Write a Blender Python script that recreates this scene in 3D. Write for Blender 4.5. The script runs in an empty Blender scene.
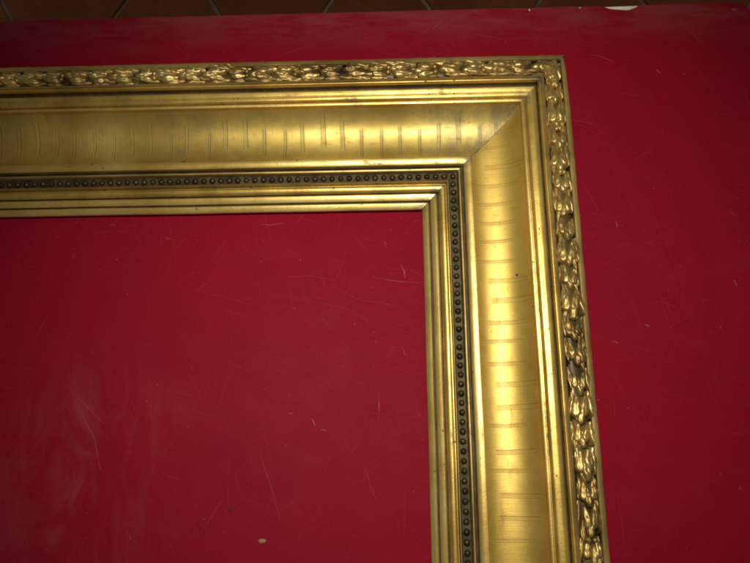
import bpy, bmesh, math, random
from mathutils import Matrix, Vector, noise
R = math.radians
random.seed(7)
S = bpy.context.scene
COL = S.collection

# ------------------------------------------------------------ camera
F_PX = 730.88
cd = bpy.data.cameras.new('camera'); cam = bpy.data.objects.new('camera', cd); COL.objects.link(cam)
cd.sensor_fit = 'HORIZONTAL'; cd.sensor_width = 36.0; cd.lens = F_PX / 750 * 36.0
cd.clip_start = 0.01; cd.clip_end = 60
CP, CY, CR = 0.2707161, -0.0159721, 0.0314525
M3 = Matrix.Rotation(CY, 3, 'Z') @ Matrix.Rotation(CP, 3, 'X') @ Matrix.Rotation(CR, 3, 'Y')
cam.matrix_world = Matrix.Translation((-0.1435415, -0.3392226, 0.5736984)) @ M3.to_4x4()
S.camera = cam

# ------------------------------------------------------------ light
w = bpy.data.worlds.new('World'); S.world = w; w.use_nodes = True
bg = w.node_tree.nodes['Background']
bg.inputs[0].default_value = (1.0, 0.86, 0.68, 1); bg.inputs[1].default_value = 0.085

def lamp(name, kind, loc, target, energy, color, **kw):
    ld = bpy.data.lights.new(name, kind); ld.energy = energy; ld.color = color
    for k, v in kw.items(): setattr(ld, k, v)
    o = bpy.data.objects.new(name, ld); COL.objects.link(o); o.location = loc
    o.rotation_euler = (Vector(target) - Vector(loc)).to_track_quat('-Z', 'Y').to_euler()
    return o
lamp('flash_lamp', 'SPOT', (-0.125, -0.14, 0.62), (-0.125, -0.19, 0), 12.2, (1.0, 0.965, 0.82),
     spot_size=R(82), spot_blend=1.0, shadow_soft_size=0.018)
lamp('window_light', 'AREA', (0.0, -1.9, 1.7), (-0.15, -0.2, 0), 2.2, (0.70, 0.82, 1.0),
     shape='RECTANGLE', size=1.1, size_y=1.3)
S.view_settings.view_transform = 'Standard'; S.view_settings.look = 'None'
S.view_settings.gamma = 1; S.view_settings.exposure = 0.0
S.view_settings.use_curve_mapping = False

# ------------------------------------------------------------ material helpers
class NT:
    def __init__(s, name):
        s.m = bpy.data.materials.new(name); s.m.use_nodes = True
        s.t = s.m.node_tree; s.b = s.t.nodes['Principled BSDF']
    def n(s, typ, ins=None, **kw):
        nd = s.t.nodes.new(typ)
        for k, v in kw.items(): setattr(nd, k, v)
        for k, v in (ins or {}).items():
            if isinstance(v, bpy.types.NodeSocket): s.t.links.new(v, nd.inputs[k])
            else: nd.inputs[k].default_value = v
        return nd
    def set(s, k, v):
        if isinstance(v, bpy.types.NodeSocket): s.t.links.new(v, s.b.inputs[k])
        else: s.b.inputs[k].default_value = v
    def math(s, op, a, b=0.0, c=0.0, clamp=False):
        nd = s.n('ShaderNodeMath', {0: a, 1: b, 2: c}, operation=op); nd.use_clamp = clamp
        return nd.outputs[0]
    def ramp(s, v, a, b, lo=0.0, hi=1.0):
        nd = s.n('ShaderNodeMapRange', {0: v, 1: a, 2: b, 3: lo, 4: hi}, interpolation_type='SMOOTHSTEP')
        return nd.outputs[0]
    def mix(s, f, a, b):
        nd = s.n('ShaderNodeMix', data_type='RGBA')
        for k, v in ((0, f), (6, a), (7, b)):
            if isinstance(v, bpy.types.NodeSocket): s.t.links.new(v, nd.inputs[k])
            else: nd.inputs[k].default_value = v if k == 0 else (*v, 1)
        return nd.outputs[2]
    def noise(s, vec, scale, detail=3, rough=.55, dist=0.0):
        return s.n('ShaderNodeTexNoise', {'Vector': vec, 'Scale': scale, 'Detail': detail, 'Roughness': rough, 'Distortion': dist}).outputs[0]
    def mapv(s, vec, sc=(1, 1, 1), rot=(0, 0, 0), loc=(0, 0, 0)):
        return s.n('ShaderNodeMapping', {'Vector': vec, 'Scale': sc, 'Rotation': rot, 'Location': loc}).outputs[0]
    def bump(s, h, strength=.3, dist=.001):
        nd = s.n('ShaderNodeBump', {'Height': h, 'Strength': strength, 'Distance': dist}); s.set('Normal', nd.outputs[0])

def gold(name, base=(.78, .55, .135), dull=(.44, .275, .055), rough=.36, dirt=.25, dirtcol=(.10, .065, .02),
         cove=False, fine=1.0, side='top', streak=True, bumpy=.12, joint=.75, coat=.28):
    g = NT(name)
    uv = g.n('ShaderNodeTexCoord').outputs['UV']; ob = g.n('ShaderNodeNewGeometry').outputs['Position']
    big = g.noise(ob, 14, 4, .6); mid = g.noise(ob, 90, 4, .6); sm = g.noise(ob, 700, 3, .6)
    col = g.mix(g.ramp(big, .35, .68), base, dull)
    col = g.mix(g.math('MULTIPLY', g.ramp(mid, .5, .75), .45), col, (dull[0]*.8, dull[1]*.8, dull[2]*.8))
    # worn patches: bole and grey showing through
    h = mid
    if streak:
        st = g.noise(g.mapv(uv, (9, 900, 1)), 1, 3, .6)
        col = g.mix(g.math('MULTIPLY', g.ramp(st, .45, .75), .35), col, (dull[0]*.7, dull[1]*.65, dull[2]*.5))
        h = g.math('ADD', mid, g.math('MULTIPLY', st, .5))
    d1 = g.ramp(g.noise(g.mapv(uv, (32, 150, 1)), 1, 6, .72), .53, .68)
    d2 = g.ramp(g.noise(g.mapv(ob, (1, 1, 1), loc=(3, 5, 1)), 210, 3, .6), .66, .74)
    d3 = g.ramp(g.noise(g.mapv(ob, (1, 1, 1), loc=(1, 2, 6)), 9, 3, .6), .50, .62)
    def pits(scale, size, keep):
        vo = g.n('ShaderNodeTexVoronoi', {'Vector': g.mapv(ob, (1, 1, 1), loc=(scale*.1, 0, 0)), 'Scale': scale})
        cs = g.n('ShaderNodeSeparateColor', {0: vo.outputs['Color']})
        sz = g.math('MULTIPLY', g.math('ADD', cs.outputs[1], .25), size)
        on = g.math('GREATER_THAN', cs.outputs[0], keep)
        dd = g.math('ADD', vo.outputs['Distance'], g.math('MULTIPLY', g.math('SUBTRACT', sm, .5), size*1.2))
        return g.math('MULTIPLY', on, g.ramp(g.math('SUBTRACT', dd, sz), .03, -.03))
    pt = pits(130, .08, .88) if cove else g.math('MAXIMUM', pits(130, .13, .80), pits(52, .08, .86))
    dm = g.math('MULTIPLY', g.math('ADD', g.math('MULTIPLY', d1, g.math('ADD', g.math('MULTIPLY', d3, .7), .25)), g.math('MULTIPLY', d2, .6), clamp=True), dirt, clamp=True)
    rgh = g.math('ADD', g.math('MULTIPLY', mid, .16), rough - .08)
    if cove:
        sx = g.n('ShaderNodeSeparateXYZ', {0: uv}); u, v = sx.outputs[0], sx.outputs[1]
        # overlapping squares of gold leaf: a seam every 16 mm or so, seen over the middle of the cove
        wob = g.math('MULTIPLY', g.math('SUBTRACT', g.noise(g.mapv(uv, (22, 26, 1)), 1, 1, .5), .5), .0035)
        uu = g.math('DIVIDE', g.math('ADD', u, wob), .0162)
        fr = g.math('FRACT', uu); idn = g.math('FLOOR', uu)
        wn = g.n('ShaderNodeTexWhiteNoise', {'W': idn}, noise_dimensions='1D').outputs[0]
        wn2 = g.n('ShaderNodeTexWhiteNoise', {'W': g.math('ADD', idn, 31.3)}, noise_dimensions='1D').outputs[0]
        c0 = g.math('ADD', g.math('MULTIPLY', wn, .16), .3)
        def line(c, wd):
            return g.ramp(g.math('ABSOLUTE', g.math('SUBTRACT', fr, c)), wd, wd*.3)
        gap = g.math('ADD', g.math('MULTIPLY', wn2, .12), .10)
        c1 = g.math('ADD', c0, gap)
        l = g.math('ADD', line(c0, .030), g.math('MULTIPLY', line(c1, .026), .75), clamp=True)
        cm = g.math('ADD', c0, g.math('MULTIPLY', gap, .5))
        band = g.ramp(g.math('ABSOLUTE', g.math('SUBTRACT', fr, cm)), .20, .03)
        vn = g.math('ADD', v, g.math('MULTIPLY', g.math('SUBTRACT', wn2, .5), .010))
        vn = g.math('MULTIPLY_ADD', vn, 1.0, 0.0)
        lo, hi = ((.0455, .0505), (.0745, .069)) if side == 'top' else ((.041, .045), (.0745, .0705))
        msk = g.math('MULTIPLY', g.ramp(vn, *lo), g.ramp(vn, *hi))
        brk = g.ramp(g.noise(g.mapv(uv, (120, 260, 1)), 1, 2, .6), .26, .40)
        lm = g.math('MULTIPLY', g.math('MULTIPLY', l, msk), brk)
        bm_ = g.math('MULTIPLY', band, msk)
        if side == 'top':
            # the greenish worn bands fade out towards the left of the rail
            fade = g.ramp(u, .40, .27)
            col = g.mix(g.math('MULTIPLY', bm_, g.math('MULTIPLY_ADD', fade, .27, .08)), col, (.30, .25, .09))
            col = g.mix(g.math('MULTIPLY', lm, .90), col, (.16, .105, .035))
            # grey worn stain beside the mitre
            a = g.ramp(u, .135, .095); a = g.math('MULTIPLY', a, g.ramp(g.noise(g.mapv(uv, (60, 30, 1)), 1, 4, .7), .35, .6))
            a2 = g.ramp(g.math('ABSOLUTE', g.math('SUBTRACT', u, .315)), .035, .0)
            a2 = g.math('MULTIPLY', a2, g.ramp(g.noise(g.mapv(uv, (40, 70, 1)), 1, 4, .7), .42, .62))
            col = g.mix(g.math('MULTIPLY', g.math('MAXIMUM', a, a2), .60), col, (.28, .24, .12))
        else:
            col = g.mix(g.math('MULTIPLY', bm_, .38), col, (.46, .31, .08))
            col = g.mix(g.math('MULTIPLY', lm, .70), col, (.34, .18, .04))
        rgh = g.math('ADD', rgh, g.math('MULTIPLY', bm_, .10))
        # brushed along the turn of the cove
        stt = g.noise(g.mapv(uv, (900, 14, 1)), 1, 3, .6)
        col = g.mix(g.math('MULTIPLY', g.ramp(stt, .4, .75), .22), col, dull)
        h = g.math('SUBTRACT', g.math('ADD', g.math('MULTIPLY', mid, .5), g.math('MULTIPLY', stt, .5)), g.math('MULTIPLY', lm, .35))
    dm = g.math('MAXIMUM', dm, g.math('MULTIPLY', pt, .85))
    sxy = g.n('ShaderNodeSeparateXYZ', {0: uv})
    dj = g.math('SUBTRACT', sxy.outputs[0], sxy.outputs[1])
    jn = g.math('MULTIPLY', g.math('MULTIPLY', g.ramp(dj, .020, .0), g.math('GREATER_THAN', sxy.outputs[1], .0001)), g.ramp(g.noise(ob, 75, 4, .7), .38, .66))
    col = g.mix(g.math('MULTIPLY', jn, joint), col, (.19, .18, .11))
    dm = g.math('MAXIMUM', dm, g.math('MULTIPLY', jn, .12))
    col = g.mix(dm, col, dirtcol)
    g.set('Base Color', col)
    g.set('Metallic', g.math('SUBTRACT', .78, g.math('MULTIPLY', dm, .6)))
    g.set('Roughness', g.math('ADD', rgh, g.math('MULTIPLY', dm, .25), clamp=True))
    g.set('Coat Weight', g.math('MULTIPLY_ADD', dm, -.25, coat)); g.set('Coat Roughness', .36)
    g.bump(g.math('ADD', h, g.math('MULTIPLY', sm, .35)), bumpy, .0012)
    return g.m

def plain(name, a, b, scale, rough=.6, metal=0.0, bs=.2, spec=.5):
    g = NT(name); ob = g.n('ShaderNodeNewGeometry').outputs['Position']
    n1 = g.noise(ob, scale, 5, .65)
    g.set('Base Color', g.mix(g.ramp(n1, .35, .65), a, b)); g.set('Roughness', rough); g.set('Metallic', metal)
    g.set('Specular IOR Level', spec); g.bump(n1, bs, .0008)
    return g.m

MT = {}
for sd in ('top', 'right'):
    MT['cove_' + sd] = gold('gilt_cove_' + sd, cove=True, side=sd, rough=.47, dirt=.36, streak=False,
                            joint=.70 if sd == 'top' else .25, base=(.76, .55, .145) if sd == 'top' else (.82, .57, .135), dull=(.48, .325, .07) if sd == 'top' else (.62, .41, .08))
MT['gold'] = gold('gilt_moulding', dirt=.8)
MT['gold_pale'] = gold('gilt_fillet', base=(.84, .61, .20), dull=(.60, .395, .09), rough=.36, dirt=.75)
MT['gold_old'] = gold('gilt_tarnished', base=(.60, .42, .14), dull=(.34, .22, .065), rough=.46, dirt=.6)
MT['leaf'] = gold('gilt_leaf_ornament', base=(.58, .40, .125), dull=(.22, .135, .04), rough=.44, dirt=1.5, coat=.25, streak=False, bumpy=.35,
                  dirtcol=(.09, .065, .035))
MT['leaf2'] = gold('gilt_leaf_ornament_worn', base=(.56, .42, .16), dull=(.32, .20, .06), rough=.40, dirt=1.3, coat=.25, streak=False, bumpy=.35,
                   dirtcol=(.20, .18, .14))
MT['bed'] = gold('dark_leaf_bed', base=(.15, .10, .035), dull=(.04, .026, .012), rough=.6, dirt=.6, bumpy=.5, streak=False)  # very dark brown ground under and between the leaves
MT['bronze'] = plain('dark_bronze_bead', (.095, .066, .026), (.035, .025, .011), 160, .45, .7, .5)
MT['channel'] = plain('dark_bead_channel', (.11, .078, .030), (.045, .032, .013), 120, .6, .6, .6)
MT['groove_brown'] = plain('dark_brown_groove', (.10, .060, .018), (.045, .028, .010), 90, .6, .35)  # dark brown colour for the narrow grooves between mouldings
MT['crack'] = plain('dark_joint', (.02, .015, .008), (.01, .008, .005), 100, .8)
MT['filler'] = plain('grey_joint_filler', (.34, .30, .19), (.16, .13, .07), 150, .6, .3)
MT['wood'] = plain('old_frame_wood', (.20, .11, .05), (.09, .05, .025), 40, .75)

# ------------------------------------------------------------ object helpers
def link(name, me, mat=None, parent=None):
    o = bpy.data.objects.new(name, me); COL.objects.link(o)
    if mat and not me.materials: me.materials.append(mat)
    if parent: o.parent = parent
    return o
def empty(name, loc=(0, 0, 0), parent=None):
    o = bpy.data.objects.new(name, None); COL.objects.link(o); o.location = loc; o.empty_display_size = .02
    if parent: o.parent = parent
    return o
def mesh(name, vs, fs, smooth=True, angle=32, uvs=None):
    me = bpy.data.meshes.new(name); me.from_pydata(vs, [], fs); me.update()
    if smooth:
        me.shade_smooth(); me.set_sharp_from_angle(angle=R(angle))
    if uvs:
        ul = me.uv_layers.new(name='UVMap')
        for lp in me.loops: ul.data[lp.index].uv = uvs[lp.vertex_index]
    return me

# ============================================================ PICTURE FRAME
FW, FH = 1.06, 0.86          # outer width and height of the frame
def pos(side, t, d, z):
    if side == 'top': return (-t, -d, z)
    if side == 'right': return (-d, -t, z)
    if side == 'left': return (-FW + d, -t, z)
    return (-t, -FH + d, z)
def wob(side, t, d, z):
    """hand-made unevenness and the rubbed outer corner"""
    k = {'top': 0, 'right': 7, 'left': 13, 'bottom': 21}[side]
    n1 = noise.noise((t*14, d*60, k)) * .00022
    n2 = noise.noise((t*14 + 9, d*60, k + 3)) * .00020
    if d < .006 and z > .01:
        c = math.exp(-max(t - d, 0)/.018) * (1 - d/.006)
        n1 += c * (.0026 if side == 'right' else .0006)
        n1 += (noise.noise((t*45, 2, k)) * .0004 + noise.noise((t*160, 5, k)) * .00025) * (1 - d/.006)
    return d + n1, z + n2
def strip(name, side, prof, mat, parent, nseg=220, gap=0.0, angle=32):
    L = FW if side in ('top', 'bottom') else FH
    vs, fs, uvs = [], [], []; m = len(prof)
    for i in range(nseg + 1):
        s = i / nseg
        for (d, z) in prof:
            t0, t1 = d + gap, L - d - gap
            t = t0 + (t1 - t0) * s
            dd, zz = wob(side, t, d, z)
            if i in (0, nseg): t += (dd - d) * (1 if i == 0 else -1)
            vs.append(pos(side, t, dd, zz)); uvs.append((t, d))
    flip = side in ('right', 'bottom')
    for i in range(nseg):
        for j in range(m - 1):
            q = [i*m + j, i*m + j + 1, (i+1)*m + j + 1, (i+1)*m + j]
            fs.append(q[::-1] if flip else q)
    return link(name, mesh(name, vs, fs, True, angle, uvs), mat, parent)

def arc(d0, z0, d1, z1, h, n=7):
    """bulging line between two profile points (h > 0 proud, h < 0 hollow)"""
    out = []
    for i in range(n + 1):
        s = i / n
        out.append((d0 + (d1 - d0)*s, z0 + (z1 - z0)*s + h * math.sqrt(max(0, 1 - (2*s - 1)**2))))
    return out
def cove_prof(n=26):
    pts = []; z = .0180; dl = .0402 / n
    for i in range(n + 1):                      # from the inner side (t=0) outward
        t = i / n
        pts.append((.0790 - t*.0402, z))
        tm = t + .5/n
        z += (-.60*math.exp(-tm/.22) + .09 + .22*tm + 1.15*tm**4) * dl
    return pts[::-1]
CV = cove_prof()
P_BACK = [(.0005, .0385), (-.0008, .030), (.0002, .012), (.001, .0), (.110, .0), (.110, .0035), (.1175, .0035)]
P_OUT = [(.0005, .0385), (.0004, .0410), (.0012, .0424), (.0030, .0430), (.0050, .0430), (.0056, .0418)]
P_BED = [(.0056, .0418)] + arc(.0062, .0384, .0201, .0394, .0036, 9) + [(.0206, .0428)]
P_BEVEL = [(.0206, .0428), (.0210, .0452), (.0222, .0462), (.0236, .0464), (.0238, .0452)]
P_LINE = [(.0238, .0452)] + arc(.0239, .0452, .0257, .0447, .0010, 5) + [(.0259, .0430)]
P_G0 = [(.0259, .0430), (.0260, .0385), (.0268, .0380)]
P_HALF = [(.0268, .0380), (.0275, .0382), (.0285, .0376), (.0295, .0371), (.0305, .0368), (.0318, .0367), (.0330, .0365), (.0340, .0361), (.0347, .0354), (.0351, .0346), (.0354, .0336), (.0359, .0335)]
P_FIL = [(.0359, .0336), (.0361, .0350), (.0368, .0354), (.0380, .0353), (.0387, .0348), CV[0]]
P_FLAT = [CV[-1], (.0790, .0190), (.0795, .0196), (.0810, .0197), (.0850, .0190), (.0857, .0184), (.0860, .0150)]
P_GRV_D = [(.0860, .0150), (.0863, .0132), (.0877, .0132), (.0880, .0150)]
P_GRV = [(.0880, .0150), (.0882, .0160), (.0887, .0166), (.0896, .0164), (.0901, .0156), (.0904, .0136)]
P_CHAN = [(.0904, .0136), (.0912, .0128), (.0974, .0126), (.0981, .0132)]
P_THIN = [(.0981, .0132), (.0983, .0141), (.0989, .0142), (.0992, .0134), (.0995, .0112)]
P_ST3 = [(.0999, .0110)] + arc(.1005, .0110, .1064, .0097, .0018, 8)
P_G3 = [(.0995, .0112), (.0996, .0098), (.0999, .0110)]
P_G2 = [(.1064, .0097), (.1065, .0074), (.1073, .0074), (.1075, .0088)]
P_ST2 = [(.1075, .0088), (.1078, .0095), (.1087, .0099), (.1124, .0091), (.1131, .0085), (.1133, .0078)]
P_G1 = [(.1133, .0078), (.1134, .0060), (.1142, .0060), (.1144, .0071)]
P_ST1 = [(.1144, .0071), (.1147, .0077), (.1155, .0080), (.1190, .0070), (.1199, .0062), (.1200, .0044), (.1175, .0035)]

frame = empty('picture_frame')
frame['label'] = 'old gilded picture frame with leaf-carved rim and dark beading, lying on the red table'
frame['category'] = 'picture frame'
rails = {}
for side in ('top', 'right', 'left', 'bottom'):
    ns = 240 if side in ('top', 'right') else 60
    rail = strip('frame_rail', side, P_BACK, MT['wood'], frame, ns)
    rails[side] = rail
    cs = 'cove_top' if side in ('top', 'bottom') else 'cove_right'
    strip('outer_fillet', side, P_OUT, MT['gold_old'], rail, ns)
    strip('leaf_bed', side, P_BED, MT['bed'], rail, ns)
    strip('bevelled_fillet', side, P_BEVEL, MT['gold_old'], rail, ns)
    strip('thin_bead_line', side, P_LINE, MT['gold'], rail, ns)
    strip('half_round_moulding', side, P_HALF, MT['gold'], rail, ns)
    strip('raised_fillet', side, P_FIL, MT['gold_pale'], rail, ns)
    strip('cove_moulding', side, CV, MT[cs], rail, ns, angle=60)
    strip('flat_fillet', side, P_FLAT, MT['gold_pale'], rail, ns)
    strip('grooved_fillet', side, P_GRV, MT['gold_old'], rail, ns)
    strip('bead_channel', side, P_CHAN, MT['channel'], rail, ns)
    strip('dark_groove', side, P_GRV_D, MT['groove_brown'], rail, ns)
    strip('dark_groove', side, P_G0, MT['groove_brown'], rail, ns)
    strip('thin_fillet', side, P_THIN, MT['gold_old'], rail, ns)
    g_ = .0005 if side == 'top' else .0002
    strip('stepped_moulding', side, P_ST3, MT['gold'], rail, ns, gap=g_)
    strip('stepped_moulding', side, P_ST2, MT['gold_pale'], rail, ns, gap=g_)
    for gp in (P_G3, P_G2, P_G1): strip('dark_groove', side, gp, MT['groove_brown'], rail, ns, gap=g_)
    strip('sight_edge', side, P_ST1, MT['gold_pale'], rail, ns, gap=g_)

# mitre joints at the corner in view
def ribbon3(name, pts, wid, mat, parent, lift=.0):
    """thin raised strip lying along a list of points (mitre joints)"""
    vs, fs = [], []
    for i, p in enumerate(pts):
        a = Vector(pts[max(i-1, 0)]); b = Vector(pts[min(i+1, len(pts)-1)])
        tdir = (b - a).normalized(); sd = Vector((-tdir.y, tdir.x, 0)).normalized()
        ww = wid * (.7 + .6*abs(noise.noise((p[0]*400, p[1]*400, 3))))
        p = Vector(p)
        vs += [p - sd*ww + Vector((0, 0, -.0003)), p - sd*ww*.5 + Vector((0, 0, lift)), p + sd*ww*.5 + Vector((0, 0, lift)), p + sd*ww + Vector((0, 0, -.0003))]
    for i in range(len(pts) - 1):
        for j in range(3):
            q = i*4 + j; fs.append((q, q+1, q+5, q+4))
    return link(name, mesh(name, [tuple(v) for v in vs], fs), mat, parent)
ribbon3('joint_filler', [(-d - noise.noise((d*200, 0, 1))*.0004, -d + noise.noise((d*200, 4, 1))*.0004, z) for d, z in CV], .0006, MT['filler'], rails['top'], .00022)
inner = P_ST3 + P_ST2 + P_ST1[:-2]
ribbon3('joint_gap', [(-d, -d, z - .0004) for d, z in inner], .0009, MT['crack'], rails['top'], .0)
ribbon3('joint_gap', [(-d, -d, z) for d, z in P_HALF[2:-2]], .0005, MT['filler'], rails['top'], .0001)

# nicks where the gilding has gone down to the dark ground
def nick(name, side, t, d, z, a, b, parent, seed=0):
    N = 12; x, y, _ = pos(side, t, d, 0); lx, ly = (a, b) if side == 'top' else (b, a); vs, fs = [(x, y, z + .00035)], []
    for zz, k_ in ((.0003, .75), (-.0012, 1.0)):
        for i in range(N):
            an = 2*math.pi*i/N; rr = k_*(1 + .6*noise.noise((math.cos(an)*1.4 + seed, math.sin(an)*1.4, seed)))
            vs.append((x + math.cos(an)*lx*rr, y + math.sin(an)*ly*rr, z + zz))
    for i in range(N):
        fs.append((0, 1 + i, 1 + (i+1) % N)); fs.append((1 + i, 1 + N + i, 1 + N + (i+1) % N, 1 + (i+1) % N))
    link(name, mesh(name, vs, fs), MT['crack'], parent)
for t, d, z, a, b in ((.1130, .0312, .0366, .0005, .0010), (.1025, .0318, .0366, .0014, .0004), (.0930, .0312, .0366, .0011, .0005), (.150, .0295, .0369, .0003, .0004),
                      (.420, .1030, .0116, .0007, .0007), (.395, .0800, .0196, .0010, .0004), (.385, .0835, .0193, .0009, .0006), (.318, .0788, .0188, .0018, .0004)):
    nick('nick', 'top', t, d, z, a, b, rails['top'], t*50)
for t, d, z, a, b in ((.176, .0376, .0352, .0006, .0009), (.232, .0376, .0352, .0005, .0006), (.182, .0480, .0220, .0010, .0008), (.262, .0300, .0370, .0009, .0004),
                      (.268, .0308, .0367, .0006, .0005), (.150, .0312, .0367, .0012, .0006), (.1535, .0318, .0367, .0008, .0004), (.300, .0367, .0352, .0005, .0005),
                      (.205, .0820, .0195, .0012, .0003), (.330, .1160, .0078, .0008, .0006), (.325, .1090, .0096, .0007, .0005)):
    nick('nick', 'right', t, d, z, a, b, rails['right'], t*50)

# ---- beads in the channel
def dome_mesh(name, r, seed, hgt=.85):
    vs, fs = [], []; N = 12
    rings = [(1.0, -.25), (1.0, .15), (.88, .50), (.62, .80), (.28, .96)]
    for rr, zz in rings:
        for k in range(N):
            a = 2*math.pi*k/N
            j = 1 + noise.noise((math.cos(a)*2 + seed, math.sin(a)*2, zz*2)) * .12
            vs.append((math.cos(a)*rr*r*j, math.sin(a)*rr*r*j, zz*r*hgt))
    vs.append((0, 0, r*hgt))
    for i in range(len(rings) - 1):
        for k in range(N):
            fs.append((i*N + k, i*N + (k+1) % N, (i+1)*N + (k+1) % N, (i+1)*N + k))
    for k in range(N): fs.append(((len(rings)-1)*N + k, (len(rings)-1)*N + (k+1) % N, len(vs) - 1))
    return mesh(name, vs, fs, True, 80)
bead_meshes = [dome_mesh('bead', .00248, s*3.1) for s in range(4)]
for m_ in bead_meshes: m_.materials.append(MT['bronze'])
VIS = {'top': .52, 'right': .46}
def join_into(name, items, mat, parent):
    """many small pieces out of view joined as one part"""
    vs, fs = [], []
    for me, mw in items:
        o = len(vs)
        vs += [tuple(mw @ v.co) for v in me.vertices]
        fs += [tuple(o + i for i in p.vertices) for p in me.polygons]
    if not vs: return
    ob = link(name, mesh(name, vs, fs, True, 60), mat, parent); ob['kind'] = 'stuff'
for side in ('top', 'right', 'left', 'bottom'):
    L = FW if side in ('top', 'bottom') else FH
    t = .0942; rest = []; rg = random.Random(side)
    while t < L - .0945:
        x, y, z = pos(side, t, .0943 + rg.uniform(-.00015, .00015), .0133 - rg.uniform(0, .0003))
        me = rg.choice(bead_meshes); sc = rg.uniform(.93, 1.05)
        mw = Matrix.Translation((x, y, z)) @ Matrix.Rotation(rg.uniform(0, 6.28), 4, 'Z') @ Matrix.Scale(sc, 4)
        if t < VIS.get(side, 0):
            b = link('bead', me, None, rails[side]); b.matrix_local = mw
        else: rest.append((me, mw))
        t += .00715
    join_into('bead_row', rest, MT['bronze'], rails[side])

# ---- laurel leaves and berries on the outer rim
def leaf_mesh(name, seed, ln, wd, hgt, blunt=True):
    """cast ornament leaf, stem at the origin, tip along +X"""
    NU, NV = 10, 12; vs, fs = [], []
    for i in range(NV + 1):
        v = i / NV
        if blunt: wv = (.30 + .70*math.sin(math.pi*.5*min(1, v/.62))) * (math.sqrt(max(0, 1 - ((v - .62)/.38)**2)) if v > .62 else 1)
        else: wv = (math.sin(math.pi * (v*.9 + .1))) * (1 - .25*v)
        wv = max(wv, .03) * (1 + .09*math.sin(v*9 + seed*3))
        for j in range(NU + 1):
            u = -1 + 2*j/NU
            x = v*ln; y = u*wd*wv + .0009*math.sin(v*2.6 + seed)
            dome = math.sqrt(max(0, 1 - u*u))
            lift = .45 + .55*math.sin(math.pi*.5*min(1, v/.7)) if v < .72 else math.sqrt(max(0, 1 - ((v - .72)/.285)**2))
            z = hgt * dome * lift
            z -= .0008 * math.exp(-((u + .12*math.sin(seed))/.13)**2) * math.sin(math.pi*min(1, v*1.1))   # furrow down the middle
            z += .00028 * math.sin(v*13 + seed + abs(u)*4) * dome
            z += noise.noise((x*260 + seed*7, y*260, seed)) * .0003 + noise.noise((x*700 + seed*7, y*700, seed)) * .0003
            if abs(u) == 1 or i == NV: z = -.0042
            vs.append((x, y, z))
    for i in range(NV):
        for j in range(NU):
            q = i*(NU+1) + j; fs.append((q, q + NU + 1, q + NU + 2, q + 1))
    return mesh(name, vs, fs, True, 75)
lobes = [leaf_mesh('leaf', s*1.7 + .3, .0158, .0042, .0036) for s in range(6)]
mids = [leaf_mesh('leaf', s*2.1 + 5.3, .0150, .0037, .0038) for s in range(5)]
sides = [leaf_mesh('leaf', s*2.3 + 11, .0200, .0030, .0030, False) for s in range(6)]
berries = [dome_mesh('berry', .0024, 20 + s*2.7, 1.0) for s in range(4)]
for k, m_ in enumerate(lobes + mids + sides + berries): m_.materials.append(MT['leaf' if k % 3 else 'leaf2'])
for side in ('top', 'right', 'left', 'bottom'):
    L = FW if side in ('top', 'bottom') else FH
    rg = random.Random(side + 'leaf'); rest = []
    rotz = {'top': R(180), 'bottom': R(180), 'right': R(-90), 'left': R(-90)}[side]     # tips point away from the corner in view
    def put(nm, me, t, off, z, yaw=0, roll=0, sc=1.0, pitch=0):
        x, y, _ = pos(side, t, .0131, 0)
        o = Vector((0, off, 0)); o.rotate(Matrix.Rotation(rotz, 3, 'Z'))
        mw = (Matrix.Translation((x + o.x, y + o.y, z)) @ Matrix.Rotation(rotz + yaw, 4, 'Z') @ Matrix.Rotation(roll, 4, 'X')
              @ Matrix.Rotation(pitch, 4, 'Y') @ Matrix.Diagonal((sc, sc*rg.uniform(.88, 1.05), sc*rg.uniform(.9, 1.15), 1)))
        if t < VIS.get(side, 0):
            b = link(nm, me, None, rails[side]); b.matrix_local = mw
        else: rest.append((me, mw))
    t = .0080; k = 0
    while t < L - .030:
        j = lambda a: rg.uniform(-a, a)
        lim = 1.0 if t > .018 else .5                      # the first bundle tucks into the mitre
        big = k % 2 == 0
        q = (1.0 if big else .84) * rg.uniform(.95, 1.06)
        for sg in (-1, 1):
            put('leaf', rg.choice(sides), t - .001*big + j(.0015), sg*(.0054 + j(.0004))*lim, .0422 + j(.0003), sg*(.02 + j(.10)), -sg*(.45 + j(.2)), q*rg.uniform(.95, 1.1), -.03)
        for sg in (-1, 1):
            put('leaf', rg.choice(lobes), t + .0030 + j(.0008), sg*(.0031 + j(.0004))*lim, .0436 + j(.0004), -sg*(.05 + j(.08)), -sg*(.22 + j(.12)), q*rg.uniform(.92, 1.05), -.05)
        put('leaf', rg.choice(mids), t + .0085*q + j(.0007), j(.0006)*lim, .0440 + j(.0003), j(.10), j(.12), q*rg.uniform(.92, 1.06), -.02)
        put('leaf', rg.choice(sides), t + .0105*q + j(.001), rg.choice((-1, 1))*(.0040 + j(.001))*lim, .0428, j(.25), j(.3), q*.85, -.02)
        if not big and rg.random() < .7:
            put('berry', rg.choice(berries), t + .0020 + j(.0008), (-.0016 + j(.0008))*lim, .0455 + j(.0003), 0, 0, rg.uniform(.8, 1.0))
            put('berry', rg.choice(berries), t + .0022 + j(.0008), (.0022 + j(.0008))*lim, .0450 + j(.0003), 0, 0, rg.uniform(.75, 1.0))
        t += (.0208 if big else .0176) + j(.0006); k += 1
    join_into('leaf_garland', rest, MT['leaf'], rails[side])

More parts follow.
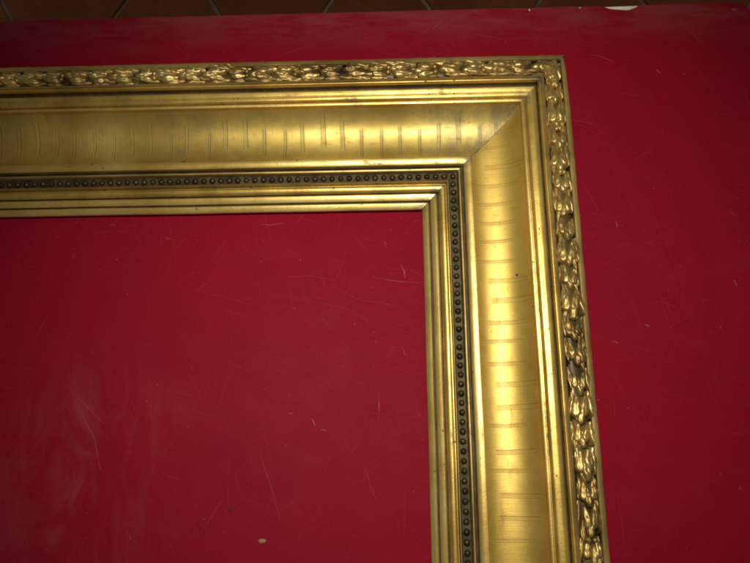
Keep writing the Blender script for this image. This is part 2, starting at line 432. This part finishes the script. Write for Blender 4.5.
# ============================================================ TABLE
def table_mat():
    g = NT('red_lacquered_top'); ob = g.n('ShaderNodeNewGeometry').outputs['Position']
    big = g.noise(ob, 5, 4, .6); mid = g.noise(ob, 40, 5, .65); fin = g.noise(ob, 900, 3, .6)
    sm = g.noise(g.mapv(ob, (3, 9, 1), (0, 0, .5)), 2.2, 6, .7, .6)
    col = g.mix(g.ramp(big, .35, .7), (.275, .0055, .0185), (.250, .0055, .0210))
    col = g.mix(g.math('MULTIPLY', g.ramp(mid, .45, .75), .25), col, (.215, .007, .018))
    col = g.mix(g.math('MULTIPLY', g.ramp(sm, .52, .78), .05), col, (.34, .12, .13))
    # hazy rubbed patch in the lower left
    pc = g.n('ShaderNodeVectorMath', {0: ob, 1: (-.385, -.335, 0)}, operation='SUBTRACT').outputs[0]
    ln = g.n('ShaderNodeVectorMath', {0: g.mapv(pc, (1.3, 1, 1))}, operation='LENGTH').outputs['Value']
    hz = g.math('MULTIPLY', g.ramp(ln, .13, .01), g.ramp(g.noise(g.mapv(ob, (14, 5, 1), (0, 0, .3)), 1.6, 5, .65, 1.2), .42, .70))
    col = g.mix(g.math('MULTIPLY', hz, .22), col, (.42, .17, .19))
    # dusty worn margin along the far edge
    y = g.n('ShaderNodeSeparateXYZ', {0: ob}).outputs[1]
    eg = g.math('MULTIPLY', g.ramp(y, .028, .074), g.ramp(g.noise(g.mapv(ob, (9, 30, 1)), 1.5, 5, .7), .35, .62))
    col = g.mix(g.math('MULTIPLY', eg, .28), col, (.30, .12, .12))
    g2 = g.noise(ob, 420, 4, .75)
    col = g.mix(g.math('MULTIPLY', g.ramp(g2, .42, .68), .18), col, (.34, .018, .04))
    for a_, k_ in ((.3, 0), (-.5, 7), (1.3, 3)):
        sc_ = g.noise(g.mapv(g.mapv(ob, (1, 1, 1), (0, 0, a_)), (12, 420, 1), loc=(k_, 0, 0)), 1, 4, .6, .3)
        ms_ = g.ramp(g.noise(g.mapv(ob, (1, 1, 1), loc=(k_, k_, 0)), 9, 4, .6), .45, .68)
        col = g.mix(g.math('MULTIPLY', g.math('MULTIPLY', g.ramp(sc_, .58, .74), ms_), .22), col, (.38, .05, .08))
    # brownish smears
    br = g.ramp(g.noise(g.mapv(ob, (1, 1, 1), loc=(4, 1, 0)), 26, 3, .5), .70, .78)
    col = g.mix(g.math('MULTIPLY', br, .30), col, (.10, .03, .012))
    g.set('Base Color', col); g.set('Roughness', g.math('MULTIPLY_ADD', mid, .20, .46))
    g.set('Specular IOR Level', .05)
    gr = g.noise(ob, 330, 4, .7)
    g.bump(g.math('ADD', mid, g.math('MULTIPLY', gr, .5)), .22, .0006)
    return g.m
red = table_mat()
edge_mat = plain('red_edge_band', (.14, .02, .025), (.08, .012, .016), 60, .6)
core_mat = plain('cream_core_board', (.90, .88, .66), (.74, .70, .46), 120, .7)
scr_mat = plain('scratch_in_lacquer', (.31, .035, .05), (.27, .014, .028), 60, .6)
scr2_mat = plain('deep_scratch', (.34, .075, .075), (.30, .035, .045), 60, .6)
metal_mat = plain('table_leg_paint', (.05, .05, .05), (.03, .03, .03), 60, .5)

TX0, TX1, TY0, TY1 = -1.35, .179, -1.05, .0748
table = empty('table', (0, 0, -.73))
table['label'] = 'scratched red table with a chipped far edge, under the gilded frame'; table['category'] = 'table'
def off(o): o.matrix_parent_inverse = Matrix.Translation((0, 0, .73)); return o

def outline(inset=0.0, notches=True):
    pts = []; r = .015
    n = 180
    for i in range(n + 1):                                   # far edge, left to right, a little worn
        x = TX0 + r + (TX1 - TX0 - 2*r) * i/n
        y = TY1 - inset + noise.noise((x*30, 0, 0)) * .0004 + noise.noise((x*120, 3, 0)) * .0002
        pts.append((x, y))
    if notches:
        pts = [p for p in pts if not (-.0205 < p[0] < -.0165) and not (.044 < p[0] < .082) and not (.0245 < p[0] < .029)]
        for q in ((.0445, -.0004), (.049, -.0014), (.053, -.0030), (.057, -.0038), (.062, -.0043), (.067, -.0049), (.0705, -.0048), (.0735, -.0036), (.0755, -.0030), (.079, -.0009), (.082, -.0003)):
            pts.append((q[0], TY1 + q[1]))
        for q in ((-.0205, -.0003), (-.0190, -.0020), (-.0183, -.0036), (-.0178, -.0034), (-.0178, -.0016), (-.0165, -.0002)):
            pts.append((q[0], TY1 + q[1]))
        for q in ((.0245, -.0003), (.0262, -.0016), (.0272, -.0018), (.029, -.0003)):
            pts.append((q[0], TY1 + q[1]))
        pts.sort(key=lambda p: p[0])
    for i in range(1, 9):
        a = math.pi/2 * i/8
        jj = noise.noise((i*1.3, 4, 0)) * .0009
        pts.append((TX1 - r + math.sin(a)*(r - inset + jj), TY1 - r + math.cos(a)*(r - inset + jj)))
    for i in range(1, 40):
        yy = TY1 - r + (TY0 + r - TY1 + r) * i/40
        pts.append((TX1 - inset + noise.noise((yy*30, 8, 0)) * .0004, yy))
    for cx, cy, a0 in ((TX1 - r, TY0 + r, 90), (TX0 + r, TY0 + r, 180), (TX0 + r, TY1 - r, 270)):
        for i in range(0, 9):
            a = R(a0 + 90*i/8)
            pts.append((cx + math.sin(a)*(r - inset), cy + math.cos(a)*(r - inset)))
    return pts
def slab(name, pts, z0, z1, mat, bev=0.0):
    bm = bmesh.new()
    vs = [bm.verts.new((x, y, z0)) for x, y in pts]
    f = bm.faces.new(vs)
    if f.normal.z < 0 or True: bm.normal_update()
    if f.normal.z > 0: f.normal_flip()
    r = bmesh.ops.extrude_face_region(bm, geom=[f])
    for v in r['geom']:
        if isinstance(v, bmesh.types.BMVert): v.co.z = z1
    bmesh.ops.recalc_face_normals(bm, faces=bm.faces)
    if bev:
        es = [e for e in bm.edges if all(abs(v.co.z - z1) < 1e-6 for v in e.verts)]
        bmesh.ops.bevel(bm, geom=es, offset=bev, segments=2, affect='EDGES', profile=.5)
    me = bpy.data.meshes.new(name); bm.to_mesh(me); bm.free()
    me.shade_smooth(); me.set_sharp_from_angle(angle=R(35))
    return off(link(name, me, mat, table))
slab('tabletop', outline(), -.0008, 0.0, red, .0003)
slab('core_board', outline(.0006, False), -.026, -.00085, core_mat)
# the red band round the edge, broken where the top is chipped
def band():
    pts = outline(.0006, False); vs, fs = [], []
    n = len(pts)
    for i, (x, y) in enumerate(pts):
        a = Vector(pts[i-1]); b = Vector(pts[(i+1) % n]); tn = (b - a).normalized(); nm = Vector((-tn.y, tn.x))
        for z, o in ((-.0015, .0001), (-.0015, .0007), (-.026, .0007), (-.026, .0001)):
            vs.append((x + nm.x*o, y + nm.y*o, z))
    for i in range(n):
        k = (i+1) % n
        xm = (pts[i][0] + pts[k][0])/2
        if pts[i][1] > .07 and (.047 < xm < .078): continue
        for j in range(4):
            fs.append((i*4 + j, k*4 + j, k*4 + (j+1) % 4, i*4 + (j+1) % 4))
    return off(link('edge_band', mesh('edge_band', vs, fs, True, 40), edge_mat, table))
band()
for lx in (TX0 + .08, TX1 - .08):
    for ly in (TY0 + .08, TY1 - .10):
        bm = bmesh.new(); bmesh.ops.create_cone(bm, cap_ends=True, segments=20, radius1=.014, radius2=.022, depth=.70)
        me = bpy.data.meshes.new('leg'); bm.to_mesh(me); bm.free(); me.shade_smooth(); me.set_sharp_from_angle(angle=R(40))
        lg = link('leg', me, metal_mat, table); lg.location = (lx, ly, .351)
bm = bmesh.new(); bmesh.ops.create_cube(bm, size=1); bmesh.ops.scale(bm, vec=(TX1-TX0-.12, TY1-TY0-.14, .05), verts=bm.verts)
bmesh.ops.translate(bm, vec=((TX0+TX1)/2, (TY0+TY1)/2, -.0515), verts=bm.verts)
me = bpy.data.meshes.new('apron'); bm.to_mesh(me); bm.free(); off(link('apron', me, metal_mat, table))

# scratches: fine grooves with raised pale lips, laid as hairline ribbons
def px(x, y, z=0.0):
    """a point of the table top, from its place measured in the photograph"""
    v = M3 @ Vector(((x - 375)/F_PX, -(y - 281.5)/F_PX, -1)); c = Vector((-0.1435415, -0.3392226, 0.5736984))
    return c + v * ((z - c.z)/v.z)
def hair(vs, fs, pts, wd):
    if any(p.y > .071 or p.x > .172 for p in pts): return
    n = len(pts); o = len(vs)
    for i, p in enumerate(pts):
        a = pts[max(i-1, 0)]; b = pts[min(i+1, n-1)]; tn = (b - a).normalized() if (b-a).length else Vector((1, 0))
        sd = Vector((-tn.y, tn.x)); ww = wd * math.sin(math.pi*(i + .35)/(n - .3)) * .5
        for q, z in ((-1, .00003), (0, .00010), (1, .00003)): vs.append((p.x + sd.x*ww*q, p.y + sd.y*ww*q, z))
    for i in range(n-1):
        for j in (0, 1): k = o + i*3 + j; fs.append((k, k+1, k+4, k+3))
def curve(x, y, ang, ln, bend, n=9):
    pts = []; a = ang
    for i in range(n): pts.append(Vector((x, y))); x += math.cos(a)*ln/n; y += math.sin(a)*ln/n; a += bend/n
    return pts
rg = random.Random(5); vs, fs = [], []; vs2, fs2 = [], []
for i in range(900):
    r_ = rg.random()
    if r_ < .45: x = rg.gauss(-.16, .07); y = rg.gauss(-.24, .07)
    else: x = rg.uniform(-.55, .16); y = rg.uniform(-.42, .07)
    ln = rg.choice((.006, .012, .02, .035, .06)) * rg.uniform(.6, 1.3)
    hair(vs, fs, curve(x, y, rg.gauss(0, .9) + rg.choice((0, 0, 2.2)), ln, rg.gauss(0, .25)), rg.uniform(.00010, .00026))
def pline(*pp): return [Vector(px(*p)[:2]) for p in pp]
for pp, wd in ((((373, 277), (395, 281), (420, 283)), .0006), (((285, 277), (310, 276), (330, 279)), .0004), (((378, 388), (379, 400), (379, 421)), .0005),
               (((260, 455), (272, 490), (280, 520)), .0005), (((65, 385), (85, 405), (105, 425)), .0006), (((200, 535), (212, 515), (222, 500)), .0005),
               (((365, 468), (372, 490), (376, 500)), .0005), (((330, 285), (360, 300), (400, 306)), .0004), (((305, 300), (345, 308), (372, 322)), .0004),
               (((430, 31), (438, 24), (446, 17)), .0009), (((422, 34), (430, 27), (436, 21)), .0007), (((590, 54), (602, 57), (614, 62)), .0005), (((75, 400), (95, 440), (100, 470)), .0006)):
    hair(vs, fs, [Vector(p) for p in pline(*pp)], wd)
for pp, wd in ((((402, 347), (404, 351), (405, 356)), .0006), (((384, 241), (386, 244), (385, 247)), .0006), (((289, 414), (291, 413.6), (293, 413)), .0008),
               (((312, 419), (314, 423), (315, 426)), .0009), (((321, 430), (324, 430), (327, 430.5)), .0008), (((401, 265), (404, 271), (405, 278)), .0008),
               (((260, 224), (270, 225), (284, 223)), .0006), (((656, 69), (659, 72), (661, 73)), .0009), (((613, 341), (616, 342), (618, 343)), .0009), (((616, 221), (617, 225), (618, 228)), .0008),
               (((379, 398), (379, 404), (379, 411)), .0007), (((734, 280), (736, 283), (737, 287)), .0009), (((645, 324), (648, 326), (650, 326)), .0008),
               (((164, 237), (168, 239), (171, 238)), .0007), (((110, 225), (113, 224), (116, 226)), .0007)):
    hair(vs2, fs2, [Vector(p) for p in pline(*pp)], wd)
for i in range(110):
    x = rg.uniform(-.50, .16); y = rg.uniform(-.40, .07)
    hair(vs2, fs2, curve(x, y, rg.uniform(0, 3.1), rg.uniform(.0008, .003), rg.gauss(0, .6), 5), rg.uniform(.0003, .0007))
s1 = off(link('scratch_marks', mesh('scratch_marks', vs, fs), scr_mat, table)); s1['kind'] = 'stuff'
s2 = off(link('chipped_specks', mesh('chipped_specks', vs2, fs2), scr2_mat, table)); s2['kind'] = 'stuff'
def fleck(name, x, y, r, mat, ax=1.0):
    c = px(x, y); N = 14; vs = [(c.x, c.y, .0007)]; fs = []
    for zz, k_ in ((.0005, .7), (.00002, 1.0)):
        for i in range(N):
            a = 2*math.pi*i/N; rr = r*k_*(1 + .35*noise.noise((math.cos(a)*1.5 + x, math.sin(a)*1.5, 0)))
            vs.append((c.x + math.cos(a)*rr*ax, c.y + math.sin(a)*rr, zz))
    for i in range(N):
        fs.append((0, 1 + i, 1 + (i+1) % N)); fs.append((1 + i, 1 + N + i, 1 + N + (i+1) % N, 1 + (i+1) % N))
    return off(link(name, mesh(name, vs, fs), mat, table))
fleck('paint_fleck', 262, 541, .0017, plain('ochre_fleck', (.42, .28, .09), (.30, .12, .05), 300, .6), 1.7)
fleck('paint_fleck', 231, 509.5, .0013, plain('dark_fleck', (.05, .012, .02), (.03, .01, .015), 300, .5))
fleck('paint_fleck', 735, 9, .0016, scr2_mat, 1.8)

# ============================================================ FLOOR
grout = plain('floor_grout', (.50, .44, .34), (.34, .29, .22), 30, .85)
me = mesh('floor', [(-6, -6, -.735), (6, -6, -.735), (6, 6, -.735), (-6, 6, -.735)], [(0, 1, 2, 3)], False)
floor = link('floor', me, grout); floor['kind'] = 'structure'
def tile_mat():
    g = NT('terracotta_tile'); ob = g.n('ShaderNodeNewGeometry').outputs['Position']
    rnd = g.n('ShaderNodeObjectInfo').outputs['Random']
    n1 = g.noise(ob, 7, 5, .65); n2 = g.noise(ob, 60, 4, .6)
    col = g.mix(rnd, (.42, .125, .030), (.34, .090, .025))
    col = g.mix(g.ramp(n1, .35, .7), col, (.27, .07, .022))
    col = g.mix(g.math('MULTIPLY', g.ramp(n2, .5, .7), .3), col, (.16, .045, .016))
    g.set('Base Color', col); g.set('Roughness', g.math('MULTIPLY_ADD', n2, .3, .35)); g.bump(n2, .2, .002)
    return g.m
tm = tile_mat()
HA = .146
def hexa(name, seed):
    bm = bmesh.new(); r0 = HA - .0042
    vs = [bm.verts.new((math.cos(R(60*i))*r0, math.sin(R(60*i))*r0, 0)) for i in range(6)]
    f = bm.faces.new(vs); r = bmesh.ops.extrude_face_region(bm, geom=[f])
    tv = [v for v in r['geom'] if isinstance(v, bmesh.types.BMVert)]
    for v in tv: v.co.z = .006; v.co.x *= .985; v.co.y *= .985
    bmesh.ops.recalc_face_normals(bm, faces=bm.faces)
    me = bpy.data.meshes.new(name); bm.to_mesh(me); bm.free(); return me
tmesh = hexa('floor_tile', 0); tmesh.materials.append(tm)
rg = random.Random(3); DY = HA*math.sqrt(3)
for i in range(-9, 10):
    for j in range(-4, 12):
        x = -.172 + i*HA*1.5; y = .542 + j*DY + (DY/2 if i % 2 else 0)
        if y > 3.2 or y < -.55: continue
        o = link('floor_tile', tmesh, None, floor)
        o.location = (x, y, -.7352 + rg.uniform(-.0006, .0006)); o.rotation_euler = (rg.uniform(-.003, .003), rg.uniform(-.003, .003), rg.uniform(-.006, .006))

S.render.engine = 'CYCLES'
S.cycles.pixel_filter_type = 'BLACKMAN_HARRIS'; S.cycles.filter_width = 2.0
